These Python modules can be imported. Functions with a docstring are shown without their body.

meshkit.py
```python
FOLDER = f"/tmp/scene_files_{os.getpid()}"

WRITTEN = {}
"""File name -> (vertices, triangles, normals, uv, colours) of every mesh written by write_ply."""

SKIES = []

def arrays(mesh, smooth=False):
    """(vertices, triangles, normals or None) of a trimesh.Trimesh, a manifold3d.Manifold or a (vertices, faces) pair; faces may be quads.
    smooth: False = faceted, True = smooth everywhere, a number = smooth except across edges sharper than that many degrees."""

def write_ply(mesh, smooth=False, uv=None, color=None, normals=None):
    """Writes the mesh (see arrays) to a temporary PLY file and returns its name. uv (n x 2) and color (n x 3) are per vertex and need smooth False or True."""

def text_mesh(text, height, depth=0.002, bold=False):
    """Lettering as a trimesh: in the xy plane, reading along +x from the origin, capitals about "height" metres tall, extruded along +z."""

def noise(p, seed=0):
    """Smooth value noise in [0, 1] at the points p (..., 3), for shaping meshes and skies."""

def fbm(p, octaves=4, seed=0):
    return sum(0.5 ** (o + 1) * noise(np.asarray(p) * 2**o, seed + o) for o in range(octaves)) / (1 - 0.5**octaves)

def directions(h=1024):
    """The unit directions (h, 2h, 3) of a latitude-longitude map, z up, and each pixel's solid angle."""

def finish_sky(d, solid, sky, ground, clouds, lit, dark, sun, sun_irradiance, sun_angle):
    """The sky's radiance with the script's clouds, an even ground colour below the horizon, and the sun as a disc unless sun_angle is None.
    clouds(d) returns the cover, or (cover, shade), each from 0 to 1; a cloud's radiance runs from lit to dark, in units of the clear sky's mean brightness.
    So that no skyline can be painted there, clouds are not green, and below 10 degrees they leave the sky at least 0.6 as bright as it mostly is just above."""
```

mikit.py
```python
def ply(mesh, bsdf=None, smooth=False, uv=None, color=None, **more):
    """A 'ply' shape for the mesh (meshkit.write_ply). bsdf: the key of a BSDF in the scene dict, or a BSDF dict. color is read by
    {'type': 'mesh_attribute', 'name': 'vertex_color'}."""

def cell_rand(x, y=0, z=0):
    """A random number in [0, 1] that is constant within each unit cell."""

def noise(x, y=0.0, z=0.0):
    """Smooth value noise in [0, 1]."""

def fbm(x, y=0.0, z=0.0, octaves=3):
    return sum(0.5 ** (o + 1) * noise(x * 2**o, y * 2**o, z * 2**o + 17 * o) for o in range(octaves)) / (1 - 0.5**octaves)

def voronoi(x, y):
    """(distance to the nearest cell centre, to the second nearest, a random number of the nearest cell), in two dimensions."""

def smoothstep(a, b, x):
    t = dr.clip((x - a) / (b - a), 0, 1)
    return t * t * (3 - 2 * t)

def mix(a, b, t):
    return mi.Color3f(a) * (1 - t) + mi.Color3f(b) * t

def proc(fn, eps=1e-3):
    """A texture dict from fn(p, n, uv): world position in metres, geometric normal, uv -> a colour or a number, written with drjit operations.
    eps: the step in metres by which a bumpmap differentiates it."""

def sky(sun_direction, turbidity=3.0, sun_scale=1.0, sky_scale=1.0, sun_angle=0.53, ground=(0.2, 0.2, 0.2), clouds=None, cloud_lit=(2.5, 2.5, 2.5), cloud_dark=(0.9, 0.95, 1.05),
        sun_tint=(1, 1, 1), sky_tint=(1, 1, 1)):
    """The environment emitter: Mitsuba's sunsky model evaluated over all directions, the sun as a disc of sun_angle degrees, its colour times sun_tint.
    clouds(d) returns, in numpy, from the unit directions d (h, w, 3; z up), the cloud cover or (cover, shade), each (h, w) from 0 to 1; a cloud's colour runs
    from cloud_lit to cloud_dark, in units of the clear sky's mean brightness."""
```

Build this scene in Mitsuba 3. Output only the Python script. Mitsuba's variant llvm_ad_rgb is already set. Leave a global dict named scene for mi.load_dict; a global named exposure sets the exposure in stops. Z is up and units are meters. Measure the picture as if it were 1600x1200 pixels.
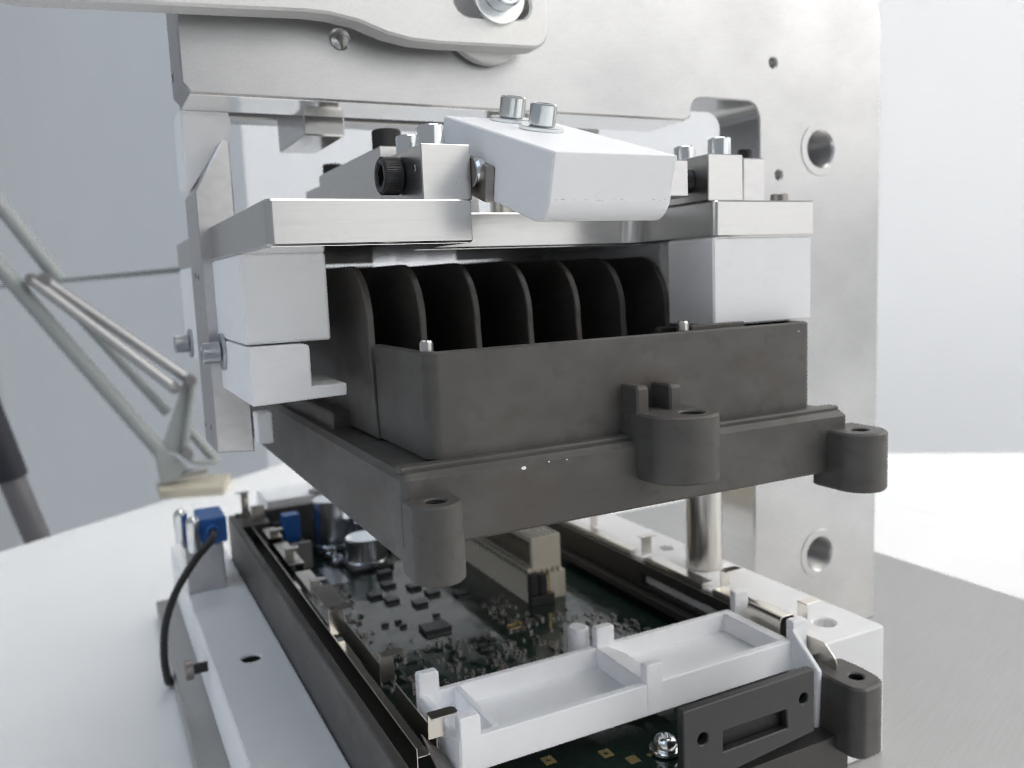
import math, random
import numpy as np, trimesh, manifold3d as m3, drjit as dr, mitsuba as mi, mikit, meshkit
from shapely.geometry import Polygon, box as sbox
from mikit import noise, fbm, smoothstep, mix

rng = random.Random(7)
T = mi.ScalarTransform4f
scene, labels = {}, {}
Z0 = 262.0                                   # the table top is 262 mm under the lens; all lengths below are in mm from the lens
def M(p): return [p[0]*.001, p[1]*.001, (p[2]+Z0)*.001]

# ------------------------------------------------------------------ camera, light, exposure
fwd = np.array([.4429953, .88774706, -.12514118]); up = [.09295367, .09335146, .99128458]
scene['camera'] = {'type': 'thinlens', 'fov': 62.158, 'fov_axis': 'x', 'aperture_radius': .0012, 'focus_distance': .300, 'near_clip': .01, 'far_clip': 60.0,
                   'to_world': T().look_at(origin=M((0, 0, 0)), target=M(fwd*100), up=up)}
exposure = 0.0
scene['room_light'] = {'type': 'constant', 'radiance': {'type': 'rgb', 'value': [.29, .308, .333]}}
def lamp(key, c, size, aim, rad, label, cat_):
    c, aim = np.array(c, float), np.array(aim, float); z = (c-aim)/np.linalg.norm(c-aim); x = np.cross([0, 0, 1.], z); x /= np.linalg.norm(x); y = np.cross(z, x)
    b = trimesh.creation.box(extents=(size[0], size[1], .03)); R = np.eye(4); R[:3, :3] = np.c_[x, y, z]; R[:3, 3] = M(c); b.apply_transform(R)
    scene[key] = mikit.ply(b, 'lamp_face', emitter={'type': 'area', 'radiance': {'type': 'rgb', 'value': rad}})
    labels[key] = dict(label=label, category=cat_)
scene['lamp_face'] = {'type': 'diffuse', 'reflectance': {'type': 'rgb', 'value': .7}}
lamp('unseen_light', (3250, -850, 1600), (3.0, 2.2), (200, 350, -50), [2.85, 2.77, 2.64], 'wide light panel out of view at the right, lighting fronts and right sides', 'light_panel')  # unseen source, placed to light the fronts and right sides
lamp('unseen_light_001', (2000, -2600, 620), (3.3, 1.9), (200, 350, -50), [.82, .81, .79], 'low wide dim panel out of view behind the viewer, reflected in the metal', 'light_panel')  # unseen panel, placed so the front metal faces reflect something bright
lamp('unseen_ceiling_light_001', (1600, -2000, 1900), (2.6, 1.1), (300, 300, -50), [2.45, 2.4, 2.32], 'tilted high light panel out of view behind the viewer, lighting fronts and tops', 'ceiling light')  # unseen high panel, placed to brighten the white fronts and tops
lamp('unseen_light_002', (-1900, -200, 2000), (2.4, 1.8), (100, 350, -150), [.62, .79, 1.02], 'cool window out of view at the left, lighting the left sides', 'light_panel')  # unseen, set high at the left for cool light on left faces
lamp('unseen_ceiling_light', (750, 1000, 2000), (2.4, 1.2), (749, 1000, 0), [2.35, 2.29, 2.22], 'ceiling light panel out of view above the bench, lighting walls and table', 'ceiling light')  # unseen, placed to light the back walls and the table

# ------------------------------------------------------------------ materials
def rgb(*v): return {'type': 'rgb', 'value': list(v) if len(v) == 3 else [v[0]]*3}
def pr(base, rough=.4, metal=0., spec=.5, bump=None, bscale=1., **k):
    if callable(base): base = mikit.proc(base)
    elif isinstance(base, (tuple, list)): base = rgb(*base)
    elif isinstance(base, (int, float)): base = rgb(base)
    if callable(rough): rough = mikit.proc(rough)
    d = {'type': 'principled', 'base_color': base, 'roughness': rough, 'metallic': metal, 'specular': spec, **k}
    if bump: d = {'type': 'bumpmap', 'arbitrary': mikit.proc(bump, eps=1.2e-4), 'scale': bscale, 'bsdf': d}
    return {'type': 'twosided', 'bsdf': d}
def mat(name, *a, **k): scene[name] = pr(*a, **k)

def cloudy(p, n, uv):
    a = fbm(p.x*22, p.y*22, p.z*22, 4); b = noise(p.x*900, p.y*900, p.z*900)
    return mix((.49, .49, .492), (.55, .55, .55), smoothstep(.3, .7, a)) * (.92+.07*b+.05*noise(p.x*160+p.z*90, p.y*300, p.z*1900-p.x*250)+.05*fbm(p.x*130, p.y*130, p.z*130, 3))
def cloudy_r(p, n, uv): return .29 + .08*fbm(p.x*60, p.y*60, p.z*60, 3)
mat('anodised', cloudy, cloudy_r, 1., bump=lambda p, n, uv: noise(p.x*2500, p.y*2500, p.z*2500), bscale=3e-6)
def brush(p, n, uv):
    a = noise(p.x*120, p.y*120, p.z*4200); b = noise(p.x*700, p.y*700, p.z*9000)
    return mi.Color3f(.66, .655, .645)*(.90+.07*a+.05*b)
mat('brushed', brush, lambda p, n, uv: .17+.12*noise(p.x*90, p.y*90, p.z*3500), 1.)
mat('mill_alu', lambda p, n, uv: mi.Color3f(.76, .755, .74)*(.93+.08*noise(p.x*400, p.y*60, p.z*400)), .2, 1.)
mat('polished', (.88, .87, .85), .10, 1.)
mat('side_alu', lambda p, n, uv: mi.Color3f(.64, .63, .63)*(.9+.12*fbm(p.x*300, p.y*300, p.z*300, 2)), .24, 1.)
def plate_brush(p, n, uv):
    s = noise(p.x*60+p.y*25, p.y*2600-p.x*900, 0); l = fbm(p.x*14, p.y*14, 3, 3)
    return mi.Color3f(.53, .525, .515)*(.90+.08*s+.08*l)
mat('ground_plate', plate_brush, .42, 1.)
def pom(p, n, uv):
    sc = 1-smoothstep(0, .02, dr.abs(fbm(p.x*40+8, p.y*40, p.z*110, 2)-.5))
    return mi.Color3f(.83, .83, .835)*(.955+.03*fbm(p.x*160, p.y*160, p.z*160, 3)-.035*sc*smoothstep(.5, .7, noise(p.x*90, p.y*90, p.z*90)))
mat('pom', pom, lambda p, n, uv: .40+.08*noise(p.x*500, p.y*60, p.z*500), 0., .32, bump=lambda p, n, uv: noise(p.x*900, p.y*160, p.z*1800), bscale=1.2e-5)
mat('nylon', lambda p, n, uv: mi.Color3f(.90, .905, .92)*(.95+.05*noise(p.x*2500, p.y*2500, p.z*2500)), .6, 0., .3,
    bump=lambda p, n, uv: noise(p.x*2600, p.y*2600, p.z*2600), bscale=4e-5)
def cast(p, n, uv):
    a = fbm(p.x*45, p.y*45, p.z*45, 4); b = fbm(p.x*160+9, p.y*160, p.z*160, 4); c = noise(p.x*2600, p.y*2600, p.z*2600)
    base = mix((.080, .0765, .071), (.104, .0995, .0925), smoothstep(.25, .75, a))
    swirl = 1 - smoothstep(0, .10, dr.abs(fbm(p.x*75+3, p.y*75, p.z*75, 3)-.5))
    base = mix(base, (.066, .057, .050), swirl*smoothstep(.45, .65, b)*.38)
    base = mix(base, (.082, .066, .056), smoothstep(.55, .72, fbm(p.x*30+4, p.y*30, p.z*50, 3))*.5)
    return base*(.93+.14*c)
mat('cast', cast, lambda p, n, uv: .40+.16*fbm(p.x*90, p.y*90, p.z*90, 3), .35, .5,
    bump=lambda p, n, uv: fbm(p.x*1500, p.y*1500, p.z*1500, 2), bscale=5e-5)
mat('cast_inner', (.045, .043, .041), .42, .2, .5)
mat('black_plastic', lambda p, n, uv: mi.Color3f(.030, .030, .031)*(.85+.3*noise(p.x*3000, p.y*3000, p.z*3000)), .42, 0., .5)
mat('black_oxide', (.022, .021, .021), .33, .3, .5)
mat('zinc', lambda p, n, uv: mix((.72, .76, .80), (.80, .80, .76), noise(p.x*90, p.y*90, p.z*90)), .16, 1.)
mat('zinc_dull', (.46, .48, .50), .22, 1.)
mat('steel', lambda p, n, uv: mi.Color3f(.62, .60, .57)*(.9+.15*noise(p.x*800, p.y*800, p.z*60)), .22, 1.)
mat('dark_steel', lambda p, n, uv: mi.Color3f(.34, .31, .29)*(.8+.4*fbm(p.x*400, p.y*400, p.z*400, 3)), .38, 1.)
mat('spring', (.70, .67, .62), .17, 1.)
mat('tin_plate', lambda p, n, uv: mi.Color3f(.40, .385, .36)*(.85+.3*fbm(p.x*200, p.y*40, p.z*200, 2)), .24, 1.)
mat('bore', (.34, .335, .33), .35, 1.)
mat('hole_black', (.01, .01, .01), .5)
mat('lever_paint', lambda p, n, uv: mi.Color3f(.74, .735, .715)*(.95+.08*noise(p.x*1200, p.y*1200, p.z*1200)), .5, .75,
    bump=lambda p, n, uv: fbm(p.x*900, p.y*900, p.z*900, 2), bscale=4e-5)
mat('table_white', lambda p, n, uv: mi.Color3f(.84, .84, .83)*(.975+.03*fbm(p.x*12, p.y*12, 0, 3)-.03*smoothstep(.72, .80, fbm(p.x*30, p.y*9, 0, 3))), .5, 0., .35)
mat('wall_grey', lambda p, n, uv: mi.Color3f(.90, .905, .90)*(.97+.04*fbm(p.x*3, p.y*3, p.z*3, 3)), .8, 0., .2)
mat('wall_white', lambda p, n, uv: mi.Color3f(.93, .935, .94)*(.98+.03*fbm(p.x*3, p.y*3, p.z*3, 3)), .8, 0., .2)
mat('joint', (.20, .21, .20), .8)
def traces(p):
    """raised copper tracks: runs of parallel lines whose direction changes from patch to patch"""
    u, v = p.x*1000., p.y*1000.
    c = mikit.cell_rand(dr.floor(u/9+.35*noise(v*.15, u*.1)), dr.floor(v/11+.35*noise(u*.15, v*.1+5)), 2)
    t = dr.select(c < .34, u, dr.select(c < .67, v, (u+v)*.72))
    ln = smoothstep(.50, .62, dr.abs(t*1.15-dr.floor(t*1.15)-.5)*2)
    return ln*smoothstep(.40, .48, fbm(u*.11, v*.11, 1, 2))
def pcb(p, n, uv):
    base = mix((.007, .018, .014), (.012, .030, .022), traces(p))
    v = noise(p.x*1500, p.y*1500, 0)
    return mix(base, (.10, .12, .11), smoothstep(.90, .96, v)*.8)
mat('pcb', pcb, lambda p, n, uv: .025+.05*fbm(p.x*200, p.y*200, 0, 2), 0., .62, bump=lambda p, n, uv: traces(p)+.35*fbm(p.x*250, p.y*250, 0, 2), bscale=1.1e-5)
mat('chip_black', (.022, .022, .024), .35, 0., .5)
mat('solder', (.56, .55, .53), .34, 1.)
mat('capacitor_tan', (.115, .085, .066), .4)
mat('gold', (.83, .60, .26), .25, 1.)
mat('gold_pad', (.62, .47, .20), .35, .8)
mat('beige', lambda p, n, uv: mi.Color3f(.72, .66, .55)*(.95+.08*noise(p.x*500, p.y*500, p.z*500)), .5)
mat('can', (.70, .73, .78), .22, 1.)
mat('blue', (.012, .095, .33), .35)
mat('rubber', (.012, .012, .013), .4)
mat('lamp_paint', (.29, .31, .30), .3, 0.)
mat('lamp_rod', (.40, .40, .40), .25, .8)
mat('wood', lambda p, n, uv: mi.Color3f(.46, .42, .33)*(.9+.2*noise(p.x*60, p.y*400, p.z*400)), .6)
mat('sleeve', (.02, .021, .03), .45)
mat('grey_metal', (.22, .21, .215), .4, .6)
mat('print_white', (.45, .47, .45), .6)
mat('paper', (.86, .86, .85), .7)

# ------------------------------------------------------------------ mesh helpers (mm)
def out(v, f): return trimesh.Trimesh(np.asarray(v, float), np.asarray(f, int), process=False)
def cat(*ms): return trimesh.util.concatenate([m for m in ms if m is not None])
def obj(key, mesh, mt, smooth=35, parent=None, label=None, kind=None):
    if parent: key = parent + '__' + key
    if key in scene:
        k = 1
        while f'{key}_{k:03d}' in scene: k += 1
        key = f'{key}_{k:03d}'
    m = mesh.copy(); m.vertices = (m.vertices + [0, 0, Z0]) * .001
    scene[key] = mikit.ply(m, mt, smooth=smooth)
    d = {}
    if label: d['label'] = label
    if kind: d['kind'] = kind
    if d: labels[key] = d
    return key
def thing(key, label, cat_, group=None, kind=None):
    d = dict(label=label, category=cat_)
    if group: d['group'] = group
    labels[key] = {**labels.get(key, {}), **d}
    return key
def box(x0, x1, y0, y1, z0, z1, c=.3):
    c = min(c, .45*min(x1-x0, y1-y0, z1-z0))
    if c <= 0: m = trimesh.creation.box(bounds=[[x0, y0, z0], [x1, y1, z1]]); return m
    P = []
    for sx in (0, 1):
        for sy in (0, 1):
            for sz in (0, 1):
                p = np.array([(x0, x1)[sx], (y0, y1)[sy], (z0, z1)[sz]], float); d = np.array([1-2*sx, 1-2*sy, 1-2*sz])*c
                P += [p+d*[1, 1, 0], p+d*[1, 0, 1], p+d*[0, 1, 1]]
    return hull(P)
def hull(P):
    m = m3.Manifold.hull_points(np.asarray(P, float)).to_mesh(); return out(m.vert_properties[:, :3], m.tri_verts)
def arcpts(cx, cy, r, a0, a1, n):
    return [(cx+r*math.cos(math.radians(a0+(a1-a0)*i/n)), cy+r*math.sin(math.radians(a0+(a1-a0)*i/n))) for i in range(n+1)]
def circ(cx, cy, r, n=32): return arcpts(cx, cy, r, 0, 360-360/n, n-1)
def rrect(x0, x1, y0, y1, r, n=5):
    r = max(min(r, .499*min(x1-x0, y1-y0)), .01)
    return arcpts(x1-r, y1-r, r, 0, 90, n)+arcpts(x0+r, y1-r, r, 90, 180, n)+arcpts(x0+r, y0+r, r, 180, 270, n)+arcpts(x1-r, y0+r, r, 270, 360, n)
def fillet(pts, rs, n=6):
    o = []; N = len(pts)
    for i in range(N):
        p, a, b = [np.array(q, float) for q in (pts[i], pts[i-1], pts[(i+1) % N])]; r = rs if not isinstance(rs, (list, tuple)) else rs[i]
        if r <= 0: o.append(tuple(p)); continue
        u, v = (a-p)/np.linalg.norm(a-p), (b-p)/np.linalg.norm(b-p); th = math.acos(np.clip(u@v, -1, 1)); d = r/math.tan(th/2)
        p0, p1 = p+u*d, p+v*d; c = p+(u+v)/np.linalg.norm(u+v)*r/math.sin(th/2)
        a0 = math.atan2(*(p0-c)[::-1]); a1 = math.atan2(*(p1-c)[::-1]); da = (a1-a0+math.pi) % (2*math.pi)-math.pi
        o += [tuple(c+r*np.array([math.cos(a0+da*k/n), math.sin(a0+da*k/n)])) for k in range(n+1)]
    return o
def inset(pts, c):
    P = np.asarray(pts, float); e = np.roll(P, -1, 0)-P; e /= np.linalg.norm(e, axis=1, keepdims=True)+1e-12
    nrm = np.stack([-e[:, 1], e[:, 0]], 1); n0 = np.roll(nrm, 1, 0); b = nrm+n0
    return P + c*b/np.maximum((b*nrm).sum(1, keepdims=True), .35)
def dedupe(pts):
    o = []
    for p in pts:
        if not o or math.hypot(p[0]-o[-1][0], p[1]-o[-1][1]) > 1e-4: o.append((float(p[0]), float(p[1])))
    if math.hypot(o[0][0]-o[-1][0], o[0][1]-o[-1][1]) < 1e-4: o.pop()
    return o
def area(p): p = np.asarray(p); return .5*np.sum(p[:, 0]*np.roll(p[:, 1], -1)-p[:, 1]*np.roll(p[:, 0], -1))
AX = {'z': lambda v: v, 'y': lambda v: np.stack([v[:, 0], -v[:, 2], v[:, 1]], 1), 'x': lambda v: np.stack([v[:, 2], v[:, 0], v[:, 1]], 1)}
def prism(pts, a, b, axis='z', holes=(), c=.3):
    """polygon extruded from a to b along axis, chamfered by c. Polygon plane: z -> (x,y), y -> (x,z), x -> (y,z)."""
    if axis == 'y': a, b = -b, -a
    rings = []
    for k, p in enumerate([pts, *holes]):
        p = dedupe(p)
        if (area(p) > 0) != (k == 0): p = p[::-1]
        rings.append(p)
    V, F = [], []
    c = min(c, .45*(b-a))
    ins = [inset(p, c) if c > 0 else np.asarray(p, float) for p in rings]
    for p, q in zip(rings, ins):
        p = np.asarray(p); n = len(p); o = len(V) and sum(map(len, V))
        lay = [(q, a), (p, a+c), (p, b-c), (q, b)] if c > 0 else [(p, a), (p, b)]
        V.append(np.vstack([np.c_[r, np.full(n, z)] for r, z in lay]))
        i = np.arange(n); j = (i+1) % n
        for l in range(len(lay)-1):
            A, B = o+l*n, o+(l+1)*n
            F += [np.c_[A+i, A+j, B+j], np.c_[A+i, B+j, B+i]]
    pg = Polygon(ins[0], [h for h in ins[1:]])
    tv, tf = trimesh.creation.triangulate_polygon(pg, engine='earcut')
    t = tv[tf]; s = np.cross(t[:, 1]-t[:, 0], t[:, 2]-t[:, 0]); tf = np.where(s[:, None] > 0, tf, tf[:, ::-1])
    o = sum(map(len, V)); V.append(np.c_[tv, np.full(len(tv), b)]); F.append(tf+o)
    o += len(tv); V.append(np.c_[tv, np.full(len(tv), a)]); F.append(tf[:, ::-1]+o)
    return out(AX[axis](np.vstack(V)), np.vstack(F))
def orient(m, pos, axis):
    m = m.copy(); d = np.asarray(axis, float); d /= np.linalg.norm(d)
    m.apply_transform(trimesh.geometry.align_vectors([0, 0, 1], d)); m.apply_translation(pos); return m
def lathe(prof, pos=(0, 0, 0), axis=(0, 0, 1), n=40):
    return orient(trimesh.creation.revolve(np.asarray(prof, float), sections=n), pos, axis)
def cyl(p0, p1, r, c=.3, n=32):
    p0, p1 = np.asarray(p0, float), np.asarray(p1, float); h = np.linalg.norm(p1-p0); c = min(c, .45*h, .45*r)
    return lathe([(0, 0), (r-c, 0), (r, c), (r, h-c), (r-c, h), (0, h)], p0, p1-p0, n)
def tube(path, r, n=14, sub=8):
    P = np.asarray(path, float)
    if sub > 1 and len(P) > 2:
        Q = np.vstack([2*P[0]-P[1], P, 2*P[-1]-P[-2]]); o = []
        for i in range(1, len(Q)-2):
            for k in range(sub):
                t = k/sub; a, b, c_, d = Q[i-1:i+3]
                o.append(.5*((2*b)+(c_-a)*t+(2*a-5*b+4*c_-d)*t*t+(3*b-a-3*c_+d)*t**3))
        P = np.vstack([o, P[-1]])
    t = np.gradient(P, axis=0); t /= np.linalg.norm(t, axis=1, keepdims=True)
    ref = np.array([.13, .2, 1.]); V = []
    for p, d in zip(P, t):
        a = np.cross(d, ref); a /= np.linalg.norm(a); b = np.cross(d, a); th = np.arange(n)*2*math.pi/n
        V.append(p+r*(np.cos(th)[:, None]*a+np.sin(th)[:, None]*b))
    V = np.vstack(V); F = []
    for i in range(len(P)-1):
        for k in range(n):
            A, B = i*n+k, i*n+(k+1) % n; F += [[A, B, B+n], [A, B+n, A+n]]
    c0, c1 = len(V), len(V)+1; V = np.vstack([V, P[0], P[-1]])
    for k in range(n): F += [[c0, (k+1) % n, k], [c1, (len(P)-1)*n+k, (len(P)-1)*n+(k+1) % n]]
    return out(V, F)
def cap_screw(parent, pos, axis, d, h, mt, knurl=False, label=None, washer=None, wmat=None, name='screw'):
    """socket head cap screw; pos = centre of the seat, axis = towards the head's top"""
    r = d/2; s = d*.30; hx = [(s*math.cos(math.radians(60*i+12)), s*math.sin(math.radians(60*i+12))) for i in range(6)]
    dep = h*.55; c = d*.055
    if knurl:
        n = 128; cp = [((r-.012*d*(i % 2))*math.cos(2*math.pi*i/n), (r-.012*d*(i % 2))*math.sin(2*math.pi*i/n)) for i in range(n)]
    else: cp = circ(0, 0, r, 48)
    ms = [prism(cp, 0, h, 'z', holes=[hx], c=c), prism(circ(0, 0, s*1.3, 24), .05, h-dep, 'z', c=.1)]
    wz = 0
    if washer:
        wk = obj('washer', orient(prism(circ(0, 0, washer[0]/2, 48), .01, washer[1], 'z', holes=[circ(0, 0, r*.62, 32)], c=.2), pos, axis), wmat or mt, 30, parent)
        wz = washer[1]
    m = cat(*ms); m.apply_translation((0, 0, wz))
    return obj(name, orient(m, pos, axis), mt, 28, parent, label)

# ------------------------------------------------------------------ setting: table, walls
obj('table', prism([(-700, 560), (290, 1302), (1113, 690), (1700, 255), (1700, -800), (-700, -800)], -Z0-28, -Z0, 'z', c=2.), 'table_white', 30)
thing('table', 'large white table top carrying the press, with its rounded edge at the back', 'table')
cx, cy = 290., 1640.
def wall(key, d, length, mats, joint_z):
    d = np.array(d, float); d /= np.linalg.norm(d); nrm = np.array([d[1], -d[0]])
    if nrm @ np.array([cx, cy]) > 0: nrm = -nrm
    def slab(s0, s1, t0, t1, z0, z1):
        P = [np.array([cx, cy])+d*s+nrm*t for s, t in ((s0, t0), (s1, t0), (s1, t1), (s0, t1))]
        return prism(P, z0, z1, 'z', c=0)
    obj(key, slab(0, length, -40, -9 if joint_z else 0, -1400, 1600), 'joint' if joint_z else mats, False, kind='structure')
    labels[key] = dict(kind='structure')
    return slab
sl = wall('wall_left', (-.24, .97), 2600, 'wall_grey', True)
SZ = 45.
obj('panel', sl(0, 2600, -8.9, 0, SZ+5, 1600), 'wall_grey', False, 'wall_left')
obj('panel', sl(0, 2600, -8.9, 0, -1400, SZ-5), 'wall_grey', False, 'wall_left')
sl2 = wall('wall_right', (1., -.42), 4200, 'wall_white', False)

# ------------------------------------------------------------------ press: base plate and C frame
YC, YB = 399.4, 436.0
obj('base_plate', box(31, 590, -120, 720, -Z0+.05, -247, 1.2), 'ground_plate', False)
thing('base_plate', 'grey ground metal base plate lying on the white table under the press', 'plate')
fr = [(47, 88.5), (50.8, 84.3), (317, 84.3)] + [(321, 87.), (321, 89.5)] + arcpts(329, 89.5, 8, 180, 90, 6)
fr += arcpts(362, 87.5, 10, 90, 0, 6) + [(372, 40.)] + arcpts(362, 40, 5, 0, -90, 4)[:1] + [(367, 30), (367, -246.95), (475.5, -246.95)]
fr += arcpts(443.5, 150, 32, 0, 90, 8) + [(420, 260), (47, 260)]
hol = [circ(422, 71.4, 11.3, 40), circ(422.5, -191, 11., 40)]
small = [(383, 120.7, 2.9), (387.4, 55, 2.7), (117.8, 112, 4.2)]
hol += [circ(x, z, r, 20) for x, z, r in small]
pf = 'press_frame'
obj('frame_plate', prism(fr, YC, YB, 'y', holes=hol, c=.8), 'anodised', 30, pf)
thing(pf, 'pale milled aluminium C shaped press frame standing upright on the base plate', 'press frame')
for x, z in ((422, 71.4), (422.5, -191)):
    pro = []
    n = 26
    for i in range(n): pro += [(11.15, i*34/n), (10.3, (i+.5)*34/n)]
    v = lathe(pro, (x, YC+1.2, z), (0, 1, 0), 40); v.invert()
    obj('threaded_bore', v, 'bore', 30, pf)
    obj('insert_ring', prism(circ(x, z, 16.6, 48), YC-.5, YC+.2, 'y', holes=[circ(x, z, 11.4, 48)], c=.4), 'anodised', 30, pf)
    obj('bore_chamfer', lathe([(11.1, 1.6), (12.5, 0)], (x, YC-.55, z), (0, 1, 0), 40), 'polished', 30, pf)
for x, z, r in small:
    k_ = obj('tapped_hole', lathe([(r-.05, 0), (r-.1, 12), (0, 14)], (x, YC+.8, z), (0, 1, 0), 20), 'mill_alu', 30, pf)
    obj('chamfer', lathe([(r+.9, 0), (r-.1, 1.)], (x, YC-.06, z), (0, 1, 0), 20), 'polished', 30, k_)
# side hole and chamfered corner at the arm's end
obj('set_screw_hole', cat(cyl((46.9, 430, 97), (49, 430, 97), 2.2, .1, 16)), 'hole_black', 30, pf)
wp = [(49.6, 84.2), (49.6, 49.8), (52.6, 48.8), (71.2, 74.5), (72.6, 78.5), (71.6, 84.2)]
obj('guide_wedge', prism(wp, 437.5, 468, 'y', c=.7), 'pom', 30, pf, 'white plastic wedge under the end of the arm')
obj('stop_block', box(110, 131.5, 447, 509, 76.5, 102, .8), 'mill_alu', False, pf, 'small shiny aluminium block hanging behind the arm')
obj('stop_block', box(60, 330, 509.5, 530, 95, 240, 1), 'anodised', False, pf, 'back plate behind the arm')
obj('machined_face', box(50, 315, 400.6, 435., 83.9, 84.25, .1), 'polished', False, pf)
obj('machined_face', box(366.6, 366.95, 400.6, 435., -246, 29, .1), 'mill_alu', False, pf)
obj('ram_rod', cyl((232, 455, 30), (232, 455, 200), 13, 1), 'steel', 30, pf)

# hand lever
lv = 'hand_lever'
bot = [(-12, 111.), (58.7, 114.5), (98, 116.6), (108, 116.4), (120.5, 114.6), (134, 110.4), (146, 108.6), (160, 108.4), (206, 110.)]
lp = bot + arcpts(208, 118.5, 8.5, -85, 0, 6) + [(216.5, 160), (150, 162), (110, 150), (60, 148), (-12, 146)] + arcpts(-12, 128.5, 17.5, 90, 270, 10)[1:-1]
slot = arcpts(174.6, 129.4, 7.4, 90, 270, 8)+arcpts(200.6, 129.4, 6.6, -90, 90, 8)
obj('arm', prism(lp, 378, 391, 'y', holes=[slot], c=1.1), 'lever_paint', 30, lv)
thing(lv, 'cranked grey cast metal lever lying across the front of the frame arm', 'lever')
obj('roller', lathe([(0, 0), (23.2, 0), (24, .7), (24, 5.2), (0, 5.2)], (191, 391.4, 128.7), (0, 1, 0), 64), 'lever_paint', 30, lv, 'round disc behind the lever end')
obj('slot_washer', prism(rrect(164, 213, 114, 150, 3), 391.1, 392, 'y', c=.1), 'pom', 30, lv)
cap_screw(lv, (189.5, 378, 132.5), (0, -1, 0), 16, 9.5, 'zinc', True, washer=(27, 2.2))

# ------------------------------------------------------------------ gripper tool (U plate, blocks, jaws)
gt = 'gripper_tool'
thing(gt, 'U shaped aluminium gripper plate with white plastic jaws holding the dark cover', 'gripper')
up_ = [(56, 287.2), (130, 287.2), (130, 345), (242.4, 345), (242.4, 287.2), (300, 287.2), (300, 572), (56, 572)]
obj('tool_plate', prism(fillet(up_, [2.6, .8, 8, 10, 2.6, .8, 2, 2], 5), 13.2, 28.6, 'z', c=.7), 'brushed', 28, gt)
obj('plate_underside', prism([(57.5, 289), (128.5, 289), (128.5, 346.5), (244, 346.5), (244, 289), (298.5, 289), (298.5, 570), (57.5, 570)], 13.0, 13.19, 'z', c=0), 'polished', False, gt)
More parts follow.
